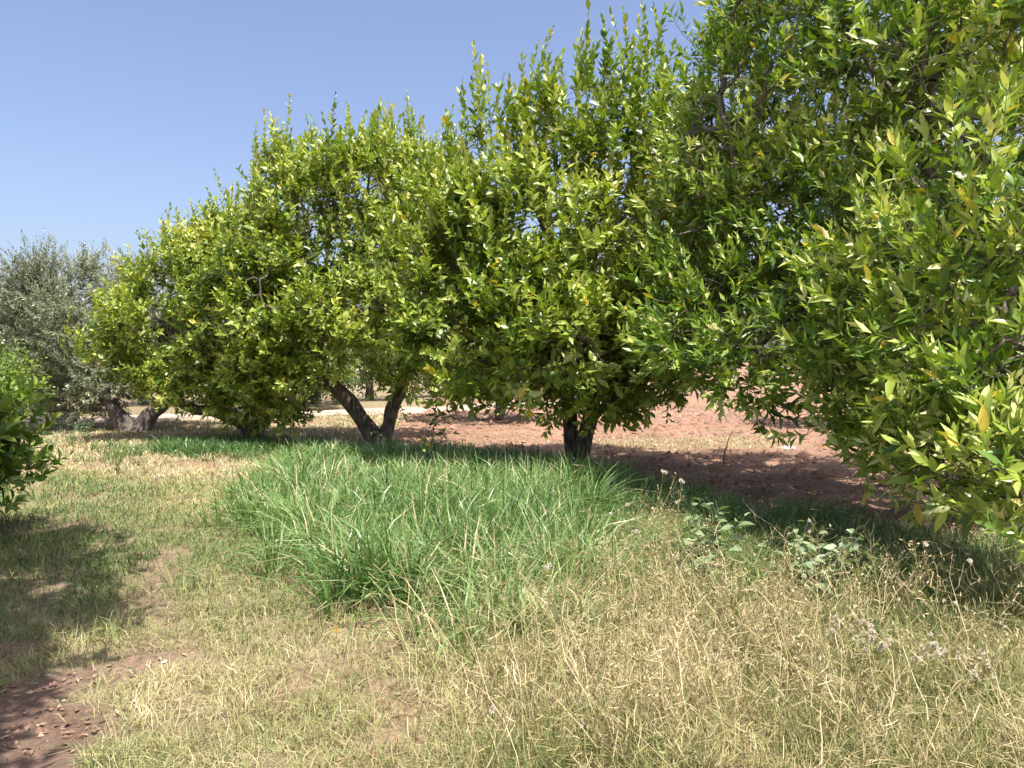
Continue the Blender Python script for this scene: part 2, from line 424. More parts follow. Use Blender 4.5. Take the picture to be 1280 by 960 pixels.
def lobe_shoots(lobes, n, r_, up=.55, away=.35, inner=.12, out=.85, squash=1.0, gapmin=.05, clump=6, cj=.125):
    N_ = n; n = max(60, int(n/clump))
    L = np.array(lobes, float); C = L[:, :3]; R = L[:, 3]
    pr = R**2; pr /= pr.sum(); res_p, res_d = [], []; got = 0
    while got < n:
        m = n*2; li = r_.choice(len(L), m, p=pr)
        u = nrm(r_.normal(size=(m, 3)))
        dep = np.minimum(np.abs(r_.normal(0, .13, m)), .6)
        dep = np.where(r_.random(m) < inner, r_.uniform(.2, .8, m), dep)
        bump = .74+.5*fbm(u[:, 0]*1.9+li*5.3, u[:, 2]*1.9+u[:, 1]*1.3+li*3.1, 8, 3)
        p = C[li]+u*(R[li]*(1-dep)*bump)[:, None]*np.array([1, 1, squash])
        q = np.linalg.norm(p[:, None]-C[None], axis=2)/R[None]
        q[np.arange(m), li] = 9
        ins = q.min(1)
        keep = (ins > .82) | (r_.random(m) < .16)
        toc = nrm(p-np.array([0, 0, CAMZ])); aw = np.sum(toc*u, 1)
        keep &= (aw < .35) | (r_.random(m) < away)
        keep &= p[:, 2] > .35
        gap = fbm(p[:, 0]*1.9+p[:, 1]*.8+11, p[:, 2]*1.9-p[:, 1]*.5+7, 13, 2)
        keep &= r_.random(m) < np.where(u[:, 1] < .15, np.clip((gap-.38)/.10, gapmin, 1), 1)
        dd = nrm(u*out+np.array([0, 0, up])+r_.normal(0, .33, (m, 3)))
        res_p.append(p[keep]); res_d.append(dd[keep]); got += int(keep.sum())
    cp, cd = np.concatenate(res_p)[:n], np.concatenate(res_d)[:n]
    i = r_.integers(0, n, N_); i[:n] = np.arange(n)      # shoots stand in tufts of a few
    off = r_.normal(0, cj, (N_, 3)); off[:n] = 0
    return cp[i]+off, nrm(cd[i]+r_.normal(0, .24, (N_, 3))+off*2.2)

def citrus(name, label, base, limbs, lobes, nshoot, leaf, wl, detail, mat, key, nsep, seed, group=None, plumes=(), hang=(),
           k=11, Ls=(.22, .42), up=.55, rtip=.0035, rmax=.05, fruit=(), lo_tint=.15, hi_tint=.80, cat='tree', spread=(25, 68), away=.35, inner=.12, pf=0.0, d_far=True, gapmin=.05):
    r_ = np.random.default_rng(seed)
    base = np.array([base[0], base[1], float(height(base[0], base[1]))])
    root = thing(name, label, cat, tuple(base), group)
    for i, Lb in enumerate(limbs):
        q = np.array(Lb, float).copy(); q[:, :3] -= base
        me_, _ = tube_mesh('trunk' if i == 0 else 'limb', q, M_bark, 16 if detail > 1 else 9, .07, seed=seed+i)
        obj('trunk' if i == 0 else 'limb', me_, root)
    P, Dv = lobe_shoots(lobes, nshoot, r_, up=up, away=away, inner=inner, gapmin=gapmin)
    # interior scaffold points so that branches rise from inside the crown
    La = np.array(lobes); inn = []
    for c in La:
        for _ in range(7):
            u = nrm(r_.normal(size=3)); inn.append(c[:3]+u*c[3]*r_.uniform(0, .6))
    inn = np.array(inn)
    allp, par, cnt, n0, idx = network(limbs, np.concatenate([inn, P]), seed)
    L = r_.uniform(Ls[0], Ls[1], nshoot)
    tb = np.clip(lo_tint+(hi_tint-lo_tint)*fbm(P[:, 0]*1.1+P[:, 1]*.7+seed, P[:, 2]*1.1, seed)+r_.normal(0, .13, nshoot), 0, .85)
    if pf:                                           # vigorous upright water shoots on top of the crown
        zt = P[:, 2] > np.quantile(P[:, 2], .45)
        pm = zt & (r_.random(nshoot) < pf); m_ = int(pm.sum())
        Dv[pm] = nrm(np.array([0, 0, 1.])+r_.normal(0, .22, (m_, 3))); L[pm] = r_.uniform(.35, 1.0, m_)
        sets0 = shoot_leaves(P[pm], Dv[pm], L[pm], 22, leaf*.95, r_, tintb=tb[pm]+.1, spread=(15, 58), curve=.03)
        sets = [shoot_leaves(P[~pm], Dv[~pm], L[~pm], k, leaf, r_, tintb=tb[~pm], spread=spread), sets0]
    else:
        sets = [shoot_leaves(P, Dv, L, k, leaf, r_, tintb=tb, spread=spread)]
    SA, SB = [P], [P+Dv*L[:, None]*.95]; SA[0] = P
    SB[0] = SB[0]+np.array([0, 0, .13])*L[:, None]
    R0 = [np.full(nshoot, rtip*.9)]
    # long upright plumes: tip, length, leaves
    plumes = [q for tip, ln, kk in plumes for q in [(np.array(tip), ln, kk)]+([(np.array(tip)-np.array([r_.normal(0, .16), r_.normal(0, .16), ln*r_.uniform(.2, .5)]), ln*r_.uniform(.5, .9), int(kk*.8)) for _ in range(3)] if mat is M_lemon else [])]
    for tip, ln, kk in plumes:
        tip = np.array(tip); dr = nrm(np.array([r_.normal(0, .24), r_.normal(0, .24), 1.]))
        b = tip-dr*ln; j = np.argmin(np.linalg.norm(P-b, axis=1))
        sets.append(shoot_leaves(b[None], dr[None], np.array([ln]), kk, leaf*.95, r_, tintb=np.array([r_.uniform(.25, .6)]), curve=.03, spread=(15, 55)))
        SA.append(np.array([P[j], b])); SB.append(np.array([b, tip])); R0.append(np.array([rtip*1.6, rtip*1.4]))
    for tip, ln, kk in hang:                         # drooping twigs: tip, length, leaves
        tip = np.array(tip); dr = nrm(np.array([r_.normal(0, .3), r_.normal(0, .3), -1.]))
        b = tip-dr*ln; j = np.argmin(np.linalg.norm(P-b, axis=1))
        sets.append(shoot_leaves(b[None], dr[None], np.array([ln]), kk, leaf*.9, r_, tintb=np.array([.3]), curve=.0, spread=(40, 80)))
        SA.append(np.array([P[j], b])); SB.append(np.array([b, tip])); R0.append(np.array([rtip*1.3, rtip]))
    me_ = branch_mesh('branches', allp-base, par, cnt, n0, rtip, M_twig if mat is not M_olive else M_obark, rmax, 4 if detail > 1 else 3, seed)
    if mat is not M_far or d_far: obj('branches', me_, root, kind='stuff')
    A = np.concatenate(SA); B = np.concatenate(SB); R = np.concatenate(R0)
    V, Fc = frusta(A-base, B-base, R, R*.5, 3)
    if detail > 1 or mat is M_olive: obj('twigs', npmesh('twigs', V, Fc, mat, {'tint': np.full(len(V), .3)}, True), root, kind='stuff')
    P_, D_, N_, s_, t_ = [np.concatenate(a) for a in zip(*sets)]
    build_leaves(root, P_, D_, N_, s_, t_, key, wl, detail, mat, nsep, r_)
    for fp, fr, fm, nm in fruit:
        V, Fc = fruit_mesh(fr, nm); o_ = obj(nm, npmesh(nm, V, Fc, fm, None, True), root, loc=tuple(np.array(fp)-base))
        o_.rotation_euler = (r_.normal(0, .3), r_.normal(0, .3), 0)
    return root
def fruit_mesh(r, nm):
    nu, nv = 12, 9; V = []
    for j in range(nv+1):
        th = math.pi*j/nv; s = math.sin(th); c = math.cos(th)
        nip = 1.28 if nm == 'lemon' else 1.0
        for i in range(nu):
            a = 2*math.pi*i/nu; rr = r*(s**(1.0 if nm != 'lemon' else 1.15)+.001)
            V.append((rr*math.cos(a), rr*math.sin(a), r*nip*c))
    i = (np.arange(nv)[:, None]*nu); j = np.arange(nu)[None]
    f = np.stack([i+j, i+nu+j, i+nu+(j+1) % nu, i+(j+1) % nu], -1).reshape(-1, 4)
    return np.array(V), f
def lob(rows): return [(*W(*q[:3]), q[3]) if len(q) == 4 else q[:4] for q in rows]
def limb(rows): return [(*W(a, b, c), r) for a, b, c, r in rows]

# ------------------------------------------------------------------ the trees
# central lemon tree
x1, y1_ = G(722, 585)
b1 = W(722, 592, 10.9)
fr1 = [(W(801, 447, 8.5), .036, M_lemonfruit, 'lemon'), (W(690, 468, 8.9), .034, M_lemonfruit, 'lemon'), (W(753, 46, 10.6), .045, M_lemonfruit, 'lemon'),
       (W(755, 68, 10.6), .045, M_lemonfruit, 'lemon'), (W(654, 452, 8.9), .038, M_lemonfruit, 'lemon'), (W(727, 92, 10.6), .04, M_lemonfruit, 'lemon'),
       (W(622, 462, 9.4), .036, M_lemonfruit, 'lemon'), (W(648, 384, 9.4), .036, M_lemonfruit, 'lemon')]
citrus('lemon_tree', 'tall light green lemon tree with short dark forked trunk, centre of the row', b1[:2],
    [limb([(722, 596, 10.9, .18), (720, 575, 10.9, .14), (714, 548, 10.9, .105), (712, 515, 10.9, .10), (705, 470, 11, .09), (690, 400, 11, .075), (690, 300, 11, .05)]),
     limb([(724, 580, 10.85, .14), (731, 548, 10.8, .115), (740, 515, 10.8, .10), (748, 470, 10.9, .08), (775, 400, 11, .06), (790, 310, 11, .04)]),
     limb([(745, 520, 10.8, .05), (775, 490, 10.2, .04), (800, 465, 9.6, .03)]),
     limb([(705, 490, 10.9, .08), (650, 440, 10.8, .06), (610, 400, 10.6, .045)]),
     limb([(750, 470, 10.9, .05), (735, 440, 10, .04), (730, 425, 9.4, .03)])],
    lob([(710, 330, 10.9, 1.5), (640, 285, 10.8, 1.0), (780, 260, 11, 1.15), (600, 345, 10.6, .85), (700, 205, 11, .75), (785, 165, 11.3, .65), (622, 205, 10.8, .42),
         (850, 215, 11.6, .6), (845, 310, 11.2, .85), (680, 410, 9.5, .7), (745, 428, 9.0, .5), (600, 420, 10.1, .75), (820, 410, 10.6, .9), (572, 455, 10.5, .45), (680, 455, 9.2, .35), (640, 470, 10.6, .45),
         (800, 470, 10, .4), (830, 430, 10.2, .6), (860, 370, 10.2, .6), (765, 495, 10.2, .3), (690, 485, 10, .28), (600, 465, 10.3, .4), (540, 300, 11.2, .7), (560, 400, 10.6, .7)]),
    3400, .132, .48, 3, M_lemon, 'lemon', 300, 11, 'lemon trees standing in the row', fruit=fr1, up=.7, pf=.16,
    plumes=[(W(a, b, c), l, n) for a, b, c, l, n in [(592, 58, 10.8, 1.5, 34), (652, 78, 10.7, 1.0, 26), (630, 100, 10.7, .8, 20), (690, 42, 11, 1.1, 30), (720, 60, 10.6, .7, 18), (736, -6, 10.6, 1.5, 30), (752, 30, 10.7, .9, 26), (800, 2, 11, 1.3, 36),
        (815, 18, 11.1, 1.1, 30), (826, 70, 11.4, .7, 20), (840, 60, 11.2, .8, 24), (575, 120, 10.9, .7, 20), (560, 160, 10.9, .6, 16), (780, 45, 11, .7, 20), (865, 95, 11.5, .6, 18), (610, 90, 10.9, .9, 20), (672, 95, 10.9, .8, 22), (700, 80, 11, .8, 22), (770, 70, 11, .8, 22)]],
    hang=[(W(a, b, c), l, n) for a, b, c, l, n in [(848, 512, 9.6, .45, 14), (812, 520, 9.6, .3, 12), (835, 525, 9.5, .2, 8), (545, 565, 10.4, .7, 24), (540, 545, 10.4, .5, 20), (770, 530, 9.9, .3, 10), (530, 560, 10.4, .4, 14), (800, 500, 9.7, .3, 12), (660, 500, 9.4, .4, 10)]])
# second lemon tree, to its left
b2 = W(472, 556, 13.8)
citrus('lemon_tree', 'lemon tree with a wide V-shaped trunk, between the central tree and the leaning one', b2[:2],
    [limb([(474, 562, 13.8, .24), (468, 548, 13.8, .17), (455, 528, 13.8, .14), (435, 500, 13.7, .13), (412, 480, 13.6, .11), (380, 470, 13.5, .08), (350, 462, 13.4, .05)]),
     limb([(474, 556, 13.85, .18), (484, 535, 13.9, .13), (492, 505, 13.9, .12), (503, 480, 14, .11), (500, 420, 14.2, .09), (480, 330, 14.4, .06)]),
     limb([(420, 485, 13.6, .09), (405, 450, 13.8, .07), (390, 380, 14, .05), (370, 300, 14, .03)]),
     limb([(570, 392, 13.2, .04), (480, 388, 12.9, .038), (400, 387, 12.7, .03), (335, 383, 12.6, .018), (325, 350, 12.6, .012)])],
    lob([(450, 320, 14.2, 1.6), (385, 300, 14.2, 1.15), (520, 270, 14.6, 1.2), (470, 245, 14.8, .8), (385, 240, 14.4, .7), (350, 400, 13.6, 1.05), (430, 415, 13.2, 1.0), (520, 415, 13.3, 1.0),
         (345, 225, 14.2, .3), (395, 262, 15, .65), (400, 330, 15.2, .8), (520, 460, 13.2, .5), (330, 330, 13.8, .75), (430, 225, 14.8, .45), (515, 215, 14.8, .5), (555, 260, 14.8, .55), (380, 440, 13.2, .55), (330, 460, 13.4, .5)]),
    3300, .125, .52, 2, M_lemon, 'lemon_mid', 250, 12, 'lemon trees standing in the row', up=.6, pf=.13,
    plumes=[(W(a, b, c), l, n) for a, b, c, l, n in [(323, 160, 14, 1.3, 34), (333, 185, 14, 1.0, 26), (350, 155, 14.2, 1.1, 30), (362, 170, 14.2, 1., 24), (385, 150, 14.4, .8, 22), (406, 148, 14.5, .8, 22), (440, 168, 14.5, .7, 20), (455, 160, 14.6, .7, 20),
        (478, 138, 14.7, 1.0, 26), (490, 150, 14.7, .7, 20), (510, 118, 14.8, 1.1, 26), (530, 150, 14.8, .8, 20), (545, 178, 14.8, .7, 18), (300, 232, 14, .6, 16), (420, 175, 14.5, .6, 16)]])
# third lemon tree, leaning left
b3 = W(312, 548, 14.9)
citrus('lemon_tree', 'low leaning lemon tree spreading left in front of the grey-green olive', b3[:2],
    [limb([(316, 554, 14.9, .24), (312, 538, 14.9, .18), (300, 525, 14.8, .15), (270, 515, 14.7, .12), (240, 510, 14.6, .09), (200, 490, 14.4, .06), (160, 450, 14.3, .04)]),
     limb([(318, 545, 14.95, .15), (325, 520, 15, .12), (322, 490, 15, .10), (310, 440, 15, .08), (290, 360, 15, .06), (270, 300, 15, .03)]),
     limb([(312, 540, 14.8, .12), (330, 515, 14.5, .10), (345, 500, 14.2, .07), (350, 480, 14, .05)]),
     limb([(300, 480, 15, .07), (250, 440, 14.8, .06), (200, 400, 14.5, .04)])],
    lob([(245, 400, 14.8, 1.35), (190, 420, 14.6, .75), (130, 418, 14.5, .26), (292, 368, 15, 1.08), (235, 352, 14.8, .62), (300, 430, 14.4, 1.0), (215, 458, 14.4, .58), (310, 475, 14.2, .5), (290, 292, 15, .36),
         (335, 312, 14.9, .58), (165, 458, 14.4, .28), (350, 470, 14, .45), (310, 508, 14.2, .42), (350, 500, 14, .38), (270, 492, 14.3, .38), (245, 318, 14.9, .3), (205, 360, 14.8, .33)]),
    2700, .115, .52, 2, M_lemon, 'lemon_mid', 150, 13, 'lemon trees standing in the row', up=.55, pf=.08,
    plumes=[(W(a, b, c), l, n) for a, b, c, l, n in [(90, 385, 14.4, .8, 22), (108, 410, 14.4, .6, 18), (192, 312, 14.7, .7, 20), (225, 270, 14.8, 1., 24), (236, 285, 14.8, .8, 20), (262, 238, 14.9, .8, 22), (285, 240, 15, .7, 20), (130, 362, 14.4, .5, 16), (308, 238, 15, .8, 20), (145, 370, 14.5, .5, 16)]])
# the big orange tree on the right
b0 = (4.4, 7.3)
citrus('orange_tree', 'large dense orange tree with low hanging branches filling the right side', b0,
    [[(4.4, 7.3, -.1, .22), (4.42, 7.3, .3, .17), (4.5, 7.35, .9, .15), (4.4, 7.5, 1.6, .13), (4.2, 7.6, 2.6, .10), (4.1, 7.7, 4, .06)],
     [(4.42, 7.3, .7, .11), (3.7, 7.4, 1.3, .09), (2.9, 7.6, 2.0, .07), (2.4, 7.9, 3.0, .05), (2.3, 8.2, 4, .03)],
     [(4.45, 7.3, .8, .10), (4.3, 6.5, 1.4, .08), (4.0, 5.8, 1.8, .05)],
     [(4.5, 7.35, 1.1, .10), (5.4, 7.2, 2.0, .08), (6, 7, 3.2, .05)],
     [(4.5, 7.4, 1.2, .10), (4.8, 8.3, 2.2, .08), (4.6, 8.8, 3.6, .05)]],
    lob([(895, 300, 8.4, .66), (880, 392, 7.7, .56), (945, 415, 7.3, .64), (925, 210, 8.7, .85), (915, 130, 9, .7), (985, 110, 8.5, .9), (1060, 50, 8, .95), (1000, 290, 7.8, .75), (1050, 360, 6.8, .6),
         (1035, 440, 6.3, .40), (1110, 440, 5.8, .55), (1150, 330, 5.8, .6), (1180, 110, 6.6, .9), (1255, 260, 5.3, .68), (1215, 420, 4.9, .44), (1165, 510, 5.1, .32), (1250, 555, 4.4, .28), (1235, 592, 4.25, .17),
         (1290, 360, 4.9, .6), (1290, 90, 5.8, .8), (1100, -60, 8, 1.1), (1250, -90, 7.2, 1.0), (1400, 330, 6.0, .9), (1350, 500, 4.8, .45),
         (1200, 200, 9.2, 1.5), (1050, 200, 9.6, 1.3), (1300, 350, 8.6, 1.6), (960, 330, 9.0, .9), (1080, 470, 7.2, .42), (1090, 250, 7.4, .6), (1000, 20, 8.6, .9), (1100, 160, 7.4, .7),
         (850, 425, 8.5, .36), (1280, 600, 4.3, .26), (1200, 565, 4.8, .25), (1105, 505, 6.0, .32), (1340, 640, 4.2, .3), (1260, 470, 4.7, .38), (1150, 555, 5.5, .24), (1210, 590, 6.2, .3), (1280, 560, 6.4, .5), (1120, 560, 7.2, .3),
         (950, 250, 10, 1.2), (1150, 60, 9.4, 1.3), (1180, 350, 7.4, .9), (1060, 300, 8.6, .9), (940, 120, 9.8, 1.0)]),
    9000, .122, .33, 3, M_orange, 'orange', 300, 14, None, up=.55, k=9, Ls=(.14, .30), inner=.16, gapmin=.05, away=.5, spread=(16, 55), lo_tint=.15, hi_tint=.95, pf=.03,
    plumes=[(W(a, b, c), l, n) for a, b, c, l, n in [(872, 85, 9, .5, 14), (905, 50, 8.9, .6, 18), (921, 34, 8.8, .7, 20), (945, 40, 8.7, .5, 16), (965, 15, 8.6, .6, 18), (1050, -8, 8, .6, 18), (1000, -10, 8.4, .7, 18)]],
    hang=[(W(a, b, c), l, n) for a, b, c, l, n in [(905, 510, 7.8, .35, 16), (925, 490, 7.6, .3, 14), (890, 500, 7.9, .3, 12), (935, 500, 7.6, .3, 12), (970, 480, 7.5, .2, 10), (1000, 478, 7.4, .25, 12), (1140, 610, 6.4, .35, 14), (1060, 545, 6.7, .3, 12), (1255, 640, 4.8, .25, 10), (1220, 620, 4.8, .22, 9), (1160, 590, 5.6, .3, 10)]])
# second-row trees
for (px, d_, zc, r_c, lbl, sd) in [(1085, 17.7, 2.2, 1.55, 'shadowed orange tree of the second row, seen below the big right-hand tree', 21),
                                  (625, 19.5, 2.3, 1.7, 'small dark citrus tree of the second row behind the central trunk', 22),
                                  (770, 31, 2.6, 2.0, 'distant citrus tree seen between the central tree and the big right-hand tree', 23),
                                  (365, 24, 2.2, 1.6, 'round green citrus tree beyond the gap left of the V-shaped trunk', 24)]:
    cx = (px-640)/F*d_
    citrus('citrus_tree', lbl, (cx, d_),
        [[(cx, d_, -.1, .16), (cx, d_, .5, .12), (cx+.1, d_, 1.3, .09), (cx+.1, d_, 2.4, .05)], [(cx, d_, .5, .09), (cx-.6, d_, 1.2, .07), (cx-.9, d_, 2, .04)]],
        [(cx, d_, zc, r_c), (cx-.9, d_-.3, zc-.45, r_c*.62), (cx+.9, d_-.3, zc-.5, r_c*.62), (cx+.2, d_, zc+.9, r_c*.7), (cx, d_-1, zc-.6, r_c*.6)],
        1500, .12, .45, 1, M_orange, 'orange_far', 0, sd, 'citrus trees of the second row', k=8, rtip=.004)
# left hedge bush
bb = (-4.8, 5.9)
citrus('citrus_bush', 'glossy dark green citrus bush at the left edge beside the worn track', bb,
    [[(a-.5, b, c, d) for a, b, c, d in L_] for L_ in [[(-4.35, 5.9, -.1, .06), (-4.35, 5.9, .4, .045), (-4.4, 5.9, .9, .03)], [(-4.35, 5.9, .1, .04), (-4.1, 5.7, .6, .03), (-3.95, 5.6, .9, .02)], [(-4.35, 5.9, .1, .04), (-4.3, 6.3, .6, .03)]]],
    [(a-.5, b, c+.05, d) for a, b, c, d in [(q[0]+.02, q[1], q[2]*.95, q[3]*.9) for q in [(-4.5, 6.2, .3, .4), (-4.2, 5.6, .25, .3), (-4.55, 6.1, .95, .5), (-4.15, 5.7, .65, .42), (-4.25, 6.4, .55, .45), (-4.0, 6.1, .8, .3), (-4.7, 5.4, .6, .55), (-4.45, 5.5, .95, .35), (-4.05, 6.5, .95, .28), (-4.25, 5.6, .42, .36)]]],
    1500, .105, .48, 3, M_bush, 'bush', 300, 15, None, up=.6, gapmin=.8, k=10, Ls=(.14, .28), rtip=.003, cat='bush', away=.8)
# a tall tree left of the frame whose shade falls on the track
citrus('orange_tree', 'orange tree just outside the left edge, shading the worn track', (-5.0, 4.4),
    [[(-5.0, 4.4, -.1, .16), (-5.0, 4.4, .6, .12), (-4.9, 4.4, 1.6, .1), (-4.6, 4.4, 3.2, .06)], [(-4.9, 4.3, 1.2, .08), (-4.3, 3.6, 2.6, .06), (-3.6, 3.1, 4, .03)]],
    [(-1.55, 1.9, 4.0, .5), (-1.75, 2.8, 4.4, .5), (-2.15, 3.6, 4.7, .5), (-2.7, 4.4, 5.2, .45), (-2.6, 3.3, 4.9, .6), (-2.2, 2.4, 4.4, .7), (-3.3, 2.2, 4.2, .8), (-4.3, 2.0, 4.2, .9), (-1.3, 1.2, 3.6, .45), (-1.2, .8, 3.5, .45), (-5.2, 4.2, 3.6, 1.3)],
    3000, .16, .42, 1, M_bush, 'bush_mid', 0, 16, None, up=.6, k=9, gapmin=.9, Ls=(.14, .3), rtip=.003, away=1)
# olive trees
def olive(lbl, base, limbs, lobes, n, seed, bark=M_obark):
    global M_bark
    sv = M_bark; M_bark = M_obark
    r = citrus('olive_tree', lbl, base, limbs, lobes, n, .09, .28, 1, M_olive, 'olive', 0, seed, 'olive trees at the far left', k=26, Ls=(.25, .6), up=.45, rtip=.0025,
               spread=(25, 62), lo_tint=.1, hi_tint=.9, away=.3, inner=.15,
               plumes=[(np.array(l[:3])+np.array([r2, 0, l[3]+.25]), .6, 22) for l in lobes[:5] for r2 in (-.35, 0., .3)])
    M_bark = sv; return r
b4 = W(165, 545, 16.6)
olive('grey-green olive tree with a thick twin trunk, behind the leaning lemon tree', b4[:2],
    [limb([(158, 549, 16.6, .34), (158, 540, 16.6, .26), (152, 525, 16.6, .20), (142, 512, 16.7, .15), (125, 480, 16.9, .11), (105, 430, 17.2, .08), (90, 380, 17.4, .04)]),
     limb([(172, 549, 16.6, .28), (178, 535, 16.6, .20), (188, 518, 16.6, .18), (205, 505, 16.7, .14), (225, 470, 16.9, .10), (215, 420, 17.2, .07)])],
    lob([(95, 410, 17.4, 1.35), (140, 385, 17.6, .9), (60, 375, 17.4, .8), (185, 370, 17.8, .75), (50, 450, 17.2, .9), (120, 465, 16.8, .8), (170, 430, 17.4, .9), (220, 430, 17.4, .9), (115, 360, 17.6, .5), (90, 490, 17, .5)]), 3300, 31)
olive('grey-green olive tree cut by the left edge of the view', W(20, 540, 20)[:2],
    [limb([(20, 527, 20, .25), (20, 500, 20, .18), (25, 440, 20, .1), (20, 400, 20, .05)])],
    lob([(25, 420, 19.5, 1.1), (-40, 430, 19.5, 1.3), (15, 460, 19.2, .9), (-70, 400, 20, 1.2), (45, 400, 20, .7)]), 1700, 32)
# dark shrubs and trees far behind
def backtree(nm, lbl, cx, d_, h, r_c, mat, sd, n=900, leaf=.2, grp='background trees', cat='tree', low=.5):
    r = np.random.default_rng(sd)
    lobes = [(cx+r.normal(0, r_c*.45), d_+r.normal(0, .4), h*low+r.uniform(0, h*(.85-low)), r_c*r.uniform(.55, .8)) for _ in range(7)]
    lobes.append((cx, d_, h-r_c*.7, r_c*.75))
    citrus(nm, lbl, (cx, d_), [[(cx, d_, -.1, .18), (cx, d_, 1, .13), (cx+.1, d_, h*.6, .06)], [(cx, d_, .8, .09), (cx-.5, d_, h*.5, .04)]],
           lobes, n, leaf, .5, 1, mat, 'bk'+mat.name, 0, sd, grp, k=7, rtip=.006, Ls=(.3, .6), cat=cat, away=.15, d_far=False)
backtree('shrub', 'bright green rounded shrub behind the left bush', W(-15, 470, 15)[0], 14.8, 1.4, .5, M_bush, 41, 900, .08, None, 'shrub', .3)
for i, (px, d_, h, r_c, l) in enumerate([(75, 23, 2.3, 1.3, 'dark dense shrub in shade under the olive, left of its trunk'), (-10, 24, 2.6, 1.5, 'dark dense shrub at the far left edge behind the track'),
                                         (180, 27, 2.6, 1.5, 'dark dense shrub seen right behind the olive trunk'), (290, 29, 2.8, 1.6, 'dark shrub beyond the track behind the leaning lemon tree'),
                                         (395, 27, 2.3, 1.3, 'dark shrub seen through the gap left of the V-shaped trunk'), (462, 30, 2.7, 1.5, 'dark shrub seen inside the fork of the V-shaped trunk'),
                                         (545, 33, 2.9, 1.6, 'dark shrub seen between the V-shaped trunk and the central trunk'), (690, 40, 3.3, 1.8, 'dark shrub far behind the central trunk')]):
    backtree('shrub', l, (px-640)/F*d_, d_, h, r_c, M_far, 42+i, 900, .14, 'dark shrubs beyond the track', 'shrub', .22)
for i in range(13):
    px = -60+i*112+random.uniform(-30, 30); d_ = 62+random.uniform(-6, 8)
    backtree('distant_tree', 'distant dark green orchard tree closing the view behind the rows', (px-640)/F*d_, d_, random.uniform(4.0, 5.4), 3.0, M_far, 60+i, 480, .42, 'distant trees closing the view', 'tree', .12)

# ------------------------------------------------------------------ grasses
def ribbons(name, P, Wd, side, mat, tint, label, cat=None, kind='stuff', parent=None, tipw=.15):
    """P (n,k,3) centre lines; Wd (n,) widths; side (n,3)"""
    n, k, _ = P.shape
    t = np.linspace(0, 1, k); pr = np.where(t < .5, 1, 1-(t-.5)*2*(1-tipw))
    off = side[:, None]*(Wd[:, None]*.5*pr[None])[..., None]
    V = np.stack([P-off, P+off], 2).reshape(-1, 3)
    if tipw >= .5:
        i = np.arange(k-1)*2; f = np.stack([i, i+1, i+3, i+2], 1); m = 2*k
        Fc = (f[None]+(np.arange(n)*m)[:, None, None]).reshape(-1, 4)
    else:                                            # pointed tip: last vertex pair merged
        V = V.reshape(n, 2*k, 3)[:, :2*k-1]; m = 2*k-1; V[:, -1] = P[:, -1]; V = V.reshape(-1, 3)
        f = []
        for q in range(k-2): f += [(2*q, 2*q+1, 2*q+3), (2*q, 2*q+3, 2*q+2)]
        f.append((2*k-4, 2*k-3, 2*k-2)); f = np.array(f)
        Fc = (f[None]+(np.arange(n)*m)[:, None, None]).reshape(-1, 3)
    me_ = npmesh(name, V, Fc, mat, {'tint': np.repeat(tint, m)}, True)
    o_ = obj(name, me_, parent)
    if label: tag(o_, label, cat, kind=kind)
    elif kind: o_['kind'] = kind
    return o_
def blades(bx, by, h, lean, az_, k=4, jit=0., bend=.45, r_=rng):
    t = np.linspace(0, 1, k)[None]
    dx, dy = np.cos(az_), np.sin(az_)
    hor = (lean*h)[:, None]*t**1.8
    ver = h[:, None]*(t-bend*lean[:, None]*t**2.2)
    x = bx[:, None]+dx[:, None]*hor; y = by[:, None]+dy[:, None]*hor
    z = height(bx, by)[:, None]+ver-.01
    P = np.stack([x, y, z], -1)
    if jit: P[:, 1:] += r_.normal(0, 1, P[:, 1:].shape)*(jit*h)[:, None, None]
    a2 = az_+math.pi/2+r_.normal(0, .7, len(az_))
    S = np.stack([np.cos(a2), np.sin(a2), r_.normal(0, .25, len(az_))], -1)
    return P, nrm(S)
def greenness(x, y):                 # 0 straw .. 1 green
    g_ = .14+1.15*(fbm(x*1.2, y*1.2, 101)-.40)
    g_ = g_+.35*sstep(2.5, 0, np.hypot(x+2.2, (y-6)*.7))      # greener sward left of the tall clump
    g_ = g_+.55*sstep(1.7, .2, np.hypot((x-2.2)/1.3, (y-4.6)/.8))  # green mat at lower right
    g_ = g_+.35*sstep(1.5, .2, np.hypot(x-.9, y-5.9))
    g_ = g_+.5*sstep(-1.9, -3.2, x+(y-5)*.28)*sstep(11, 8, y)
    g_ = g_-.28*sstep(9, 12, y)
    g_ = g_-.3*sstep(1.2, .2, np.hypot(x-.8, y-3.6))
    return np.clip(g_, 0, 1)
# short sward: density falls with distance
def sample_ground(n, y0, y1, pw, r_):
    u = r_.random(n); a = 1-pw+1     # pdf ~ y^(1-pw)
    yy = (y0**a+u*(y1**a-y0**a))**(1/a)
    xx = (r_.uniform(-.72, .72, n))*yy
    return xx, yy
r_ = np.random.default_rng(301)
gx_, gy_ = sample_ground(250000, 2.6, 22, 1.85, r_)
dm = dirt(gx_, gy_); pat = fbm(gx_*5, gy_*5, 71, 2)
keep = r_.random(len(gx_)) < (1-dm)**1.5*(.35+1.1*sstep(.25, .6, pat))+.012
gx_, gy_ = gx_[keep], gy_[keep]; n = len(gx_)
gr = greenness(gx_, gy_)
h = (.045+.075*r_.random(n)**1.3)*(1+.5*gr)*(.7+.7*fbm(gx_*1.7, gy_*1.7, 88))
lush = sstep(-.6, .6, gx_+.02*gy_)*sstep(8.6, 6.0, gy_)
h = h*(1+1.1*lush)
P, S = blades(gx_, gy_, h, r_.uniform(.3, 1.5, n), r_.uniform(0, 6.283, n), 3, .08, r_=r_)
